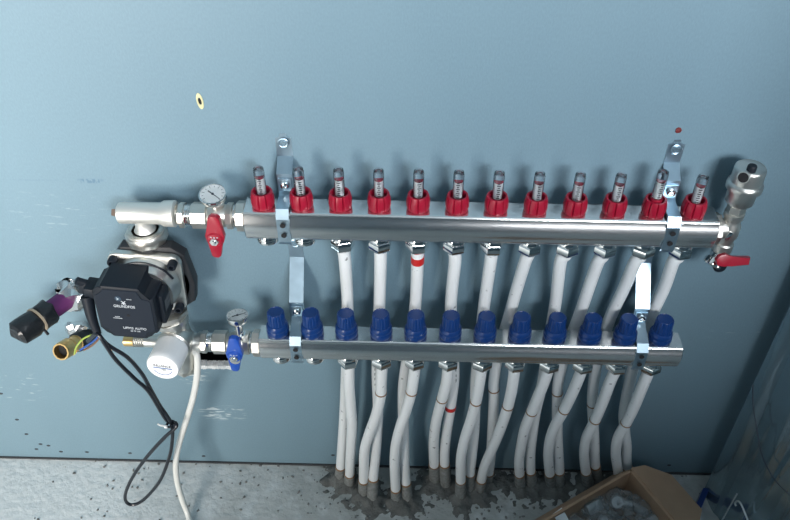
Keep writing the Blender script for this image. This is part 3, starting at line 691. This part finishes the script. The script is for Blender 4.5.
bm = nb(); lathe(bm, [(.0070, 0), (.0085, .002), (.0085, .010), (.0070, .012)], fr((VXR-.004, YT-.010, .560), (0, -1, .0)), 24); obj('black_collar', bm, BLACK, t)
l0 = pY(720, 261, YT-.030); l1 = pY(746, 263, YT-.030)
bm = nb(); extrude(bm, [(-.006, -.0075), (.004, -.0088), (.012, -.0062), (l1.x-l0.x, -.0050), (l1.x-l0.x, .0056), (.012, .0050), (.003, .0090), (-.006, .0060), (-.009, 0)], .007, fr((l0.x+.003, YT-.0255, l0.z), (.0, -1, .35)) @ Matrix.Rotation(-.02, 4, 'Z'), .0012); obj('drain_lever', bm, REDM, t)

# ------------------------------------------------------------------ cable, hose, stubs on the left
def pathpx(pts): return [pY(u, v, y) for u, v, y in pts]
yc = FC.y+.005
c1 = pathpx([(97, 332, yc), (107.5, 344.5, yc-.004), (127.5, 357.5, yc), (142, 374, yc+.006), (150.5, 389, yc+.012), (159.5, 405, yc+.02), (171.3, 424, -.105), (172, 443, -.104), (168, 461.5, -.104), (158.5, 483, -.106), (142, 501, -.106), (130, 504.5, -.108), (125, 497, -.11), (131, 480, -.112), (146, 458, -.113), (164, 438, -.112), (176, 427, -.109), (175, 422, -.102)])
c2 = pathpx([(174, 422, -.100), (166, 419.5, -.104), (149, 392, yc+.008), (134.5, 378.5, yc+.002), (116, 360, yc-.004), (106, 345.5, yc-.008), (97, 334, yc-.004), (88, 341, yc+.01)])
t = thing('power_cable', 'black pump cable hanging in a tied loop down to the floor', 'cable', c1[9])
obj('cable', tube(nb(), catmull(c1, 8), .0029, 10), RUBBER, t); obj('cable', tube(nb(), catmull(c2, 8), .0029, 10), RUBBER, t)
ct = pY(170.5, 424, -.105); bm = nb(); lathe(bm, [(.0058, -.002), (.0072, -.002), (.0072, .002), (.0058, .002), (.0058, -.002)], fr(ct, (.3, -.1, -.9)), 18, cap=False); rbox(bm, (.006, .004, .004), Matrix.Translation((ct.x+.007, ct.y-.002, ct.z+.001)), .0008, 1); obj('black_tie', bm, BLACK, t)
bm = nb(); tube(bm, [ct+Vector((-.004, -.006, .002)), ct+Vector((-.012, -.009, .008)), ct+Vector((-.016, -.008, .010))], .0013, 6); rbox(bm, (.005, .004, .004), Matrix.Translation(ct+Vector((-.005, -.007, .002))), .0006, 1); obj('white_tie', bm, WHITE, t)
for nm, m, pts, lab in (('wire', GRNW, [(100, 333.5, yc), (92, 335, -.12), (83, 339, -.115), (76.5, 347, -.112), (74.5, 354, -.112)], 'green and yellow bare wire end beside the brass pipe stub'),
                        ('wire', BLUW, [(100, 334, yc), (95, 340, -.12), (88, 345, -.115), (80, 350, -.112)], 'blue bare wire end under the pump cable'),
                        ('wire', BRNW, [(100, 335, yc), (97, 341, -.12), (90, 347, -.116), (84, 350, -.112)], 'brown bare wire end under the pump cable')):
    tag(obj(nm, tube(nb(), catmull(pathpx(pts), 8), .0013, 8), m), lab, 'wire', 'bare wire ends of the pump cable')
hp = pathpx([(189, 353, -.055), (192, 350.5, -.066), (196.5, 354.5, -.076), (197.5, 366, -.079), (196.5, 380, -.080), (192.5, 400, -.081), (185.5, 423, -.082), (178.5, 446, -.084), (175.8, 463, -.088), (177, 480, -.094), (182, 499, -.102)])
e = pZ(189, 518, .006); hp += [e, e+Vector((.02, -.05, 0)), e+Vector((.06, -.12, 0))]
tag(obj('drain_hose', tube(nb(), catmull(hp, 8), .0050, 14), HOSE), 'milky white drain hose curving from the mixing valve to the floor', 'hose')

def crumple(bm, amp, sc, seed=0):
    for v in bm.verts:
        v.co += Vector(noise.noise_vector(v.co*sc+Vector((seed, seed*2, 0))))*amp
# purple insulated pipe
pa = pY(74, 294, -.004); pb = pY(18, 334, -.092); pd = (pb-pa).normalized(); PLn = (pb-pa).length
t = thing('insulated_pipe', 'purple insulated pipe stub from the wall with black taped end', 'pipe', pa)
bm = nb(); lathe(bm, [(.0148, -.002), (.0150, PLn*.2), (.0145, PLn*.55)], fr(pa, pd), 28); obj('insulation', bm, PURPLE, t)
bm = nb(); lathe(bm, [(.016, PLn*.44), (.0200, PLn*.445), (.0205, PLn*.5), (.0195, PLn*.62), (.0170, PLn*.665), (.0180, PLn*.70), (.0200, PLn*.78), (.0190, PLn*.9), (.0175, PLn), (.012, PLn+.004), (.0001, PLn+.002)], fr(pa, pd), 28)
crumple(bm, .0035, 70); obj('tape_wrap', bm, BLACKG, t, ang=30)
bm = nb(); lathe(bm, [(.0174, PLn*.652), (.0200, PLn*.652), (.0200, PLn*.682), (.0174, PLn*.682)], fr(pa, pd), 28, cap=False); obj('cable_tie', bm, mat('beige_tie', (.36, .30, .22), .5), t)
tp = pa+pd*PLn*.667+Vector((.012, -.010, -.012)); bm = nb(); rbox(bm, (.004, .003, .014), fr(tp, (.5, -.3, -.8)), .0008, 1); obj('tie_tail', bm, BLACK, t)
bm = nb(); lathe(bm, [(.030, -.004), (.026, .004), (.021, .010), (.019, .020), (.016, .024)], fr((pa.x+.004, -.001, pa.z), (-.15, -1, .05)), 40); crumple(bm, .011, 75, 3)
for v in bm.verts: v.co.y = min(v.co.y, -.0005)
obj('foil_collar', bm, FOIL, t, ang=12)
# brass stub
pa = pY(88, 336, -.006); pb = pY(60.5, 352, -.070); pd = (pb-pa).normalized(); PLn = (pb-pa).length
t = thing('brass_pipe_stub', 'short brass threaded pipe stub in black sleeve beside the pump', 'pipe', pa)
bm = nb(); lathe(bm, [(.0135, -.004), (.0150, PLn*.05), (.0150, PLn*.42), (.0125, PLn*.46)], fr(pa, pd), 26); crumple(bm, .002, 80, 5); obj('black_sleeve', bm, BLACKG, t)
bm = nb(); lathe(bm, [(.010, PLn*.40), (.0132, PLn*.43), (.0132, PLn*.47), (.0118, PLn*.48), (.0118, PLn*.70), (.0145, PLn*.71)], fr(pa, pd), 26); obj('collar', bm, BRASS, t)
bm = nb(); lathe(bm, [(.0130, PLn*.70), (.0142, PLn*.72), (.0142, PLn*.96), (.0134, PLn), (.0112, PLn), (.0108, PLn-.012), (.0001, PLn-.012)], fr(pa, pd), 12); obj('brass_nut', bm, BRASS, t)
bm = nb(); lathe(bm, [(.0108, PLn-.0115), (.0108, PLn-.011)], fr(pa, pd), 20); obj('bore', bm, HOLE, t)
bm = nb(); lathe(bm, [(.024, -.002), (.020, .004), (.0145, .010)], fr((pa.x-.012, -.001, pa.z+.006), (0, -1, 0)), 32); crumple(bm, .008, 80, 9)
for v in bm.verts: v.co.y = min(v.co.y, -.0005)
obj('foil_collar', bm, FOIL, t, ang=12)

# ------------------------------------------------------------------ marks on the wall
p = pY(200, 101, 0)
t = thing('wall_plug', 'cream oval wall plug high on the wall left of the manifolds', 'wall plug', (p.x, 0, p.z))
Mw = fr((p.x, -.0003, p.z), (0, -1, 0)) @ Matrix.Rotation(math.radians(4), 4, 'Z') @ Matrix.Diagonal((.36, .95, 1, 1))
bm = nb(); lathe(bm, [(.0115, -.002), (.0115, .0006), (.0095, .0012), (.0060, .0010), (.005, -.001)], Mw, 28, cap=False); obj('plug_rim', bm, YEL, t)
bm = nb(); lathe(bm, [(.0050, .0001), (.0050, .0004)], Mw @ Matrix.Diagonal((1.2, .9, 1, 1)), 16); obj('plug_hole', bm, HOLE, t)
p = pY(678.5, 130, 0); bm = nb(); lathe(bm, [(.0040, -.001), (.0042, .0008), (.0022, .0014), (.0018, .0002), (.0001, .0002)], fr((p.x, 0, p.z), (0, -1, 0)), 7)
crumple(bm, .0012, 300); tag(obj('wall_plug', bm, mat('red_plug', (.16, .02, .02), .6)), 'tiny red plug in the wall above the right upper bracket', 'wall plug')
where = ['leftmost', 'next to the left picture edge', 'third from the left', 'upper of the close trio', 'right of the close trio', 'lower of the close trio', 'just right of the close trio', 'midway to the cable loop', 'left of the cable loop', 'right of the white hose', 'left of the first pipe pair', 'right of the pipes above the box']
for k, (u, v) in enumerate([(1, 393.5), (17, 419.5), (26.5, 434), (40.5, 444), (48.5, 445.5), (36.5, 449), (61, 451.5), (87, 452), (130, 453), (203.5, 456), (333, 455), (669, 465)]):
    p = pY(u, v, 0); bm = nb(); lathe(bm, [(.0021, -.0008), (.0028, .0004), (.0022, .0011), (.0012, .0008), (.0001, .0003)], fr((p.x, 0, p.z), (0, -1, 0)) @ Matrix.Diagonal((1.35, .8, 1, 1)), 9)
    tag(obj('drywall_screw', bm, mat('dark_screw', (.05, .06, .07), .5, .3)), 'small dark screw head low on the wall, '+where[k], 'screw', 'screw heads along the foot of the wall')

# ------------------------------------------------------------------ mortar and debris on the floor
bm = nb(); NX, NY = 190, 34; x0, x1, y0, y1 = -.27, .40, -.135, -.001; G = []
for i in range(NX+1):
    row = []
    for j in range(NY+1):
        x = x0+(x1-x0)*i/NX; y = y0+(y1-y0)*j/NY
        dmin = min((Vector((x, y))-Vector((f.x, f.y))).length for f in FEET)
        h = .010*math.exp(-(dmin/.018)**2)+.004*math.exp(-(dmin/.04)**2)
        h += (noise.noise(Vector((x*70, y*70, 1)))*.008+noise.noise(Vector((x*150, y*150, 4)))*.005)*math.exp(-(dmin/.045)**2)
        h -= .0020*(1-math.exp(-(dmin/.022)**2))+.0045*max(0, noise.noise(Vector((x*30, y*30, 8)))+.1)
        row.append(bm.verts.new((x, y, h)))
    G.append(row)
for i in range(NX):
    for j in range(NY):
        q = (G[i][j], G[i+1][j], G[i+1][j+1], G[i][j+1])
        if max(v.co.z for v in q) > -.0005: bm.faces.new(q)
for v in [v for v in bm.verts if not v.link_faces]: bm.verts.remove(v)
o = obj('mortar_bed', bm, MORT, ang=180); o['kind'] = 'stuff'; tag(o, 'dark rough mortar heaped around the pipe feet', 'mortar')
bm = nb()
for k in range(420):
    x = random.uniform(-.75, .45); y = -random.random()**1.6*.19-.004
    if random.random() < .55: x = random.gauss(.02, .16); y = -random.uniform(.01, .14)
    b2 = nb(); bmesh.ops.create_icosphere(b2, subdivisions=1, radius=1); s = random.uniform(.0008, .0030)
    for v in b2.verts: v.co *= random.uniform(.6, 1.2)
    join(bm, b2, Matrix.Translation((x, y, s*.3)) @ Matrix.Rotation(random.uniform(0, 6), 4, 'Z') @ Matrix.Diagonal((s*1.4, s, s*.6, 1)))
o = obj('floor_grit', bm, mat('grit', (.20, .205, .20), .9, 0, noise=(90, .7, (1, 1, 1))), smooth=False); o['kind'] = 'stuff'; tag(o, 'scattered grit and crumbs over the screed', 'grit')

# ------------------------------------------------------------------ cardboard box with bagged fittings
HB = .085
A = pZ(631, 469, HB); A.z = 0
U_ = Vector((-.85, -.527, 0)).normalized(); V_ = Vector((.46, -.888, 0)).normalized(); LU, LV, TH = .30, .155, .0042
t = thing('cardboard_box', 'open brown cardboard box on the floor below the pipes', 'box', A+U_*LU/2+V_*LV/2)
def panel(o, a, b, th_dir, m=CARD, name='side_wall'):
    bm = nb(); P = [o, o+a, o+a+b, o+b]; vs = [bm.verts.new(p) for p in P]; v2 = [bm.verts.new(p+th_dir*TH) for p in P]
    bm.faces.new(vs); bm.faces.new(v2[::-1])
    for i in range(4): bm.faces.new((vs[i], vs[(i+1) % 4], v2[(i+1) % 4], v2[i]))
    return obj(name, bm, m, t, smooth=False)
Zu = Vector((0, 0, HB))
panel(A, U_*LU, Zu, V_); panel(A, V_*LV, Zu, U_); panel(A+V_*LV, U_*LU, Zu, -V_); panel(A+U_*LU, V_*LV, Zu, -U_)
panel(A+Vector((0, 0, .001)), U_*LU, V_*LV, Vector((0, 0, 1)), name='bottom')
def flap(o, a, out, inset, name='flap'):
    bm = nb(); n_ = a.cross(out).normalized()*.0035; P = [o, o+out+a.normalized()*inset, o+a+out-a.normalized()*inset, o+a]
    P = [o, o+out*.45+a.normalized()*inset*.12, o+out+a.normalized()*inset, o+a+out-a.normalized()*inset, o+a]
    vs = [bm.verts.new(p) for p in P]; v2 = [bm.verts.new(p+n_) for p in P]; n = len(P)
    bm.faces.new(vs); bm.faces.new(v2[::-1])
    for i in range(n): bm.faces.new((vs[i], vs[(i+1) % n], v2[(i+1) % n], v2[i]))
    return obj(name, bm, CARD, t, smooth=False)
flap(A+Zu, V_*LV, -U_*.062+Vector((0, 0, -.014)), .040)
flap(A+Zu, U_*LU, -V_*.030+Vector((0, 0, -.055)), .004)
# contents
def bagged(u, v, z, s, seed, label, kind):
    c = pZ(u, v, z)
    t2 = thing('bagged_fitting', label, 'fitting', c-Vector((0, 0, s*.6)), 'bagged fittings in the cardboard box')
    bm = nb()
    if kind == 0:
        lathe(bm, [(s*.38, -s*.5), (s*.42, -s*.4), (s*.42, s*.1), (s*.34, s*.15), (s*.34, s*.42), (s*.20, s*.42), (s*.19, s*.1), (.0001, s*.1)], fr(c, (-.2, -.55, .8)), 24)
        tube(bm, [c, c+Vector((s*.9, -.2*s, 0))], s*.3, 16)
    elif kind == 1: rbox(bm, (s*1.5, s*.9, s*.5), fr(c, (.3, -.5, .8)), .002)
    else: lathe(bm, [(s*.3, -s*.6), (s*.3, s*.6), (s*.2, s*.6), (s*.2, -s*.6), (s*.3, -s*.6)], fr(c, (.6, -.6, .3)), 20, cap=False)
    obj('fitting_body', bm, GREYF, t2)
    bm = nb(); bmesh.ops.create_icosphere(bm, subdivisions=4, radius=s*1.02)
    for q in bm.verts:
        q.co = Vector((q.co.x*1.15, q.co.y, q.co.z*.72))
        n1 = Vector(noise.noise_vector(q.co/s*1.6+Vector((seed, 0, 0)))); n2 = abs(noise.noise(q.co/s*3.5+Vector((0, seed, 0))))
        q.co += n1*s*.28-q.co.normalized()*n2*s*.22; q.co += c
    obj('plastic_bag', bm, BAG, t2, ang=20)
bagged(617, 502, .055, .026, 1, 'grey ring shaped fitting in a clear bag in the box', 0)
bagged(594, 507, .058, .020, 2, 'flat grey plate in a clear bag near the box rim', 1)
bagged(638, 509, .050, .024, 3, 'crumpled clear bag with a short tube in the right of the box', 2)
bagged(575, 521, .040, .026, 4, 'clear bag of small rings low in the box', 2)
bagged(604, 522, .052, .022, 5, 'clear bag at the middle front of the box', 0)
bagged(652, 524, .045, .026, 6, 'clear bag with a grey block at the box\'s right side', 1)
bagged(612, 526, .030, .028, 7, 'clear bag at the bottom of the box', 1)
c = pZ(562, 519, .075); bm = nb(); rbox(bm, (.020, .030, .0012), fr(c, (.3, -.4, .8)), 0); tag(obj('paper_slip', bm, mat('white_paper', (.80, .82, .82), .7), smooth=False), 'small white paper slip sticking up in the cardboard box', 'paper')

# ------------------------------------------------------------------ film-wrapped panel on the right
E0 = Vector((.455, -.036, 0)); PD = Vector((.20, -1, 0)).normalized(); PN = Vector((-1, -.20, 0)).normalized(); LP, HP, TP = .62, 1.25, .035
t = thing('wrapped_panel', 'tall panel wrapped in glossy film standing at the right wall side', 'panel', E0)
bm = nb(); NA, NZ = 70, 110; G = []
for i in range(NA+1):
    row = []
    for j in range(NZ+1):
        s = LP*i/NA; z = HP*j/NZ
        e_ = min(1, s/.03)
        d = (noise.noise(Vector((s*18+z*1.2, z*.8, 3)))*.010+noise.noise(Vector((s*60+z*3, z*1.6, 7)))*.0035)*e_
        d += .006*math.exp(-((s-.10-.12*z)/.012)**2)*e_
        row.append(bm.verts.new(E0+PD*s+PN*d+Vector((0, 0, z))))
    G.append(row)
for i in range(NA):
    for j in range(NZ): bm.faces.new((G[i][j], G[i+1][j], G[i+1][j+1], G[i][j+1]))
FILM = mat('film_wrap', (.34, .45, .50), .15, .7, coat=.3, noise=(5, .25, (1, 1, .3)), bump=(40, .25, .003, (1, 1, .12)))
obj('film', bm, FILM, t, ang=180)
bm = nb(); b2 = nb()
c = E0+PD*(LP/2)-PN*(TP/2+.016)+Vector((0, 0, HP/2)); rbox(bm, (LP-.004, TP, HP-.004), fr(c, (0, 0, 1), (0, 1, 0)) @ Matrix.Rotation(0, 4, 'Z'), 0)
bm.free(); bm = nb(); Q = [E0+PD*.001-PN*.014, E0+PD*LP-PN*.014, E0+PD*LP-PN*(TP+.014), E0+PD*.001-PN*(TP+.014)]
lo = [bm.verts.new(p) for p in Q]; hi = [bm.verts.new(p+Vector((0, 0, HP))) for p in Q]; bm.faces.new(lo); bm.faces.new(hi[::-1])
for i in range(4): bm.faces.new((lo[i], lo[(i+1) % 4], hi[(i+1) % 4], hi[i]))
obj('board', bm, mat('board_core', (.12, .15, .17), .6), t, smooth=False); b2.free()
bm = nb(); sk = [pZ(700.5, 492, 0), pZ(694, 507, 0), pZ(688, 521, 0), pZ(683, 535, 0)]; rows = []
for k, p in enumerate(sk):
    q = Vector((.8, -.3, 0)).normalized()*.011
    rows.append([bm.verts.new(v) for v in (p, p+Vector((.002, 0, .014-.001*k)), p+q+Vector((0, 0, .018)), p+q*1.1)])
for a, b in zip(rows, rows[1:]):
    for i in range(4): bm.faces.new((a[i], a[(i+1) % 4], b[(i+1) % 4], b[i]))
bm.faces.new(rows[0]); bm.faces.new(rows[-1][::-1]); obj('blue_edge', bm, BLUEF, t)
def on_panel(u, v, off=.010):
    d = ray(u, v); o0 = E0+PN*off; k = (o0-CAM).dot(PN)/d.dot(PN); return CAM+d*k
obj('dark_crease', tube(nb(), catmull([on_panel(u, v, .011) for u, v in ((753, 385), (753, 405), (757, 430), (762, 455), (775, 480), (795, 500))], 8), .0009, 6), INK, t)
obj('wire_prong', tube(nb(), [on_panel(737, 494, .014), on_panel(720, 524, .014)], .0012, 8), mat('bright_wire', (.75, .78, .8), .3, .6), t)
obj('wire_clip', tube(nb(), catmull([on_panel(u, v, .014) for u, v in ((736, 506), (735, 503), (738, 501), (742, 506), (750, 526))], 8), .0016, 8), mat('bright_wire', (.75, .78, .8), .3, .6), t)
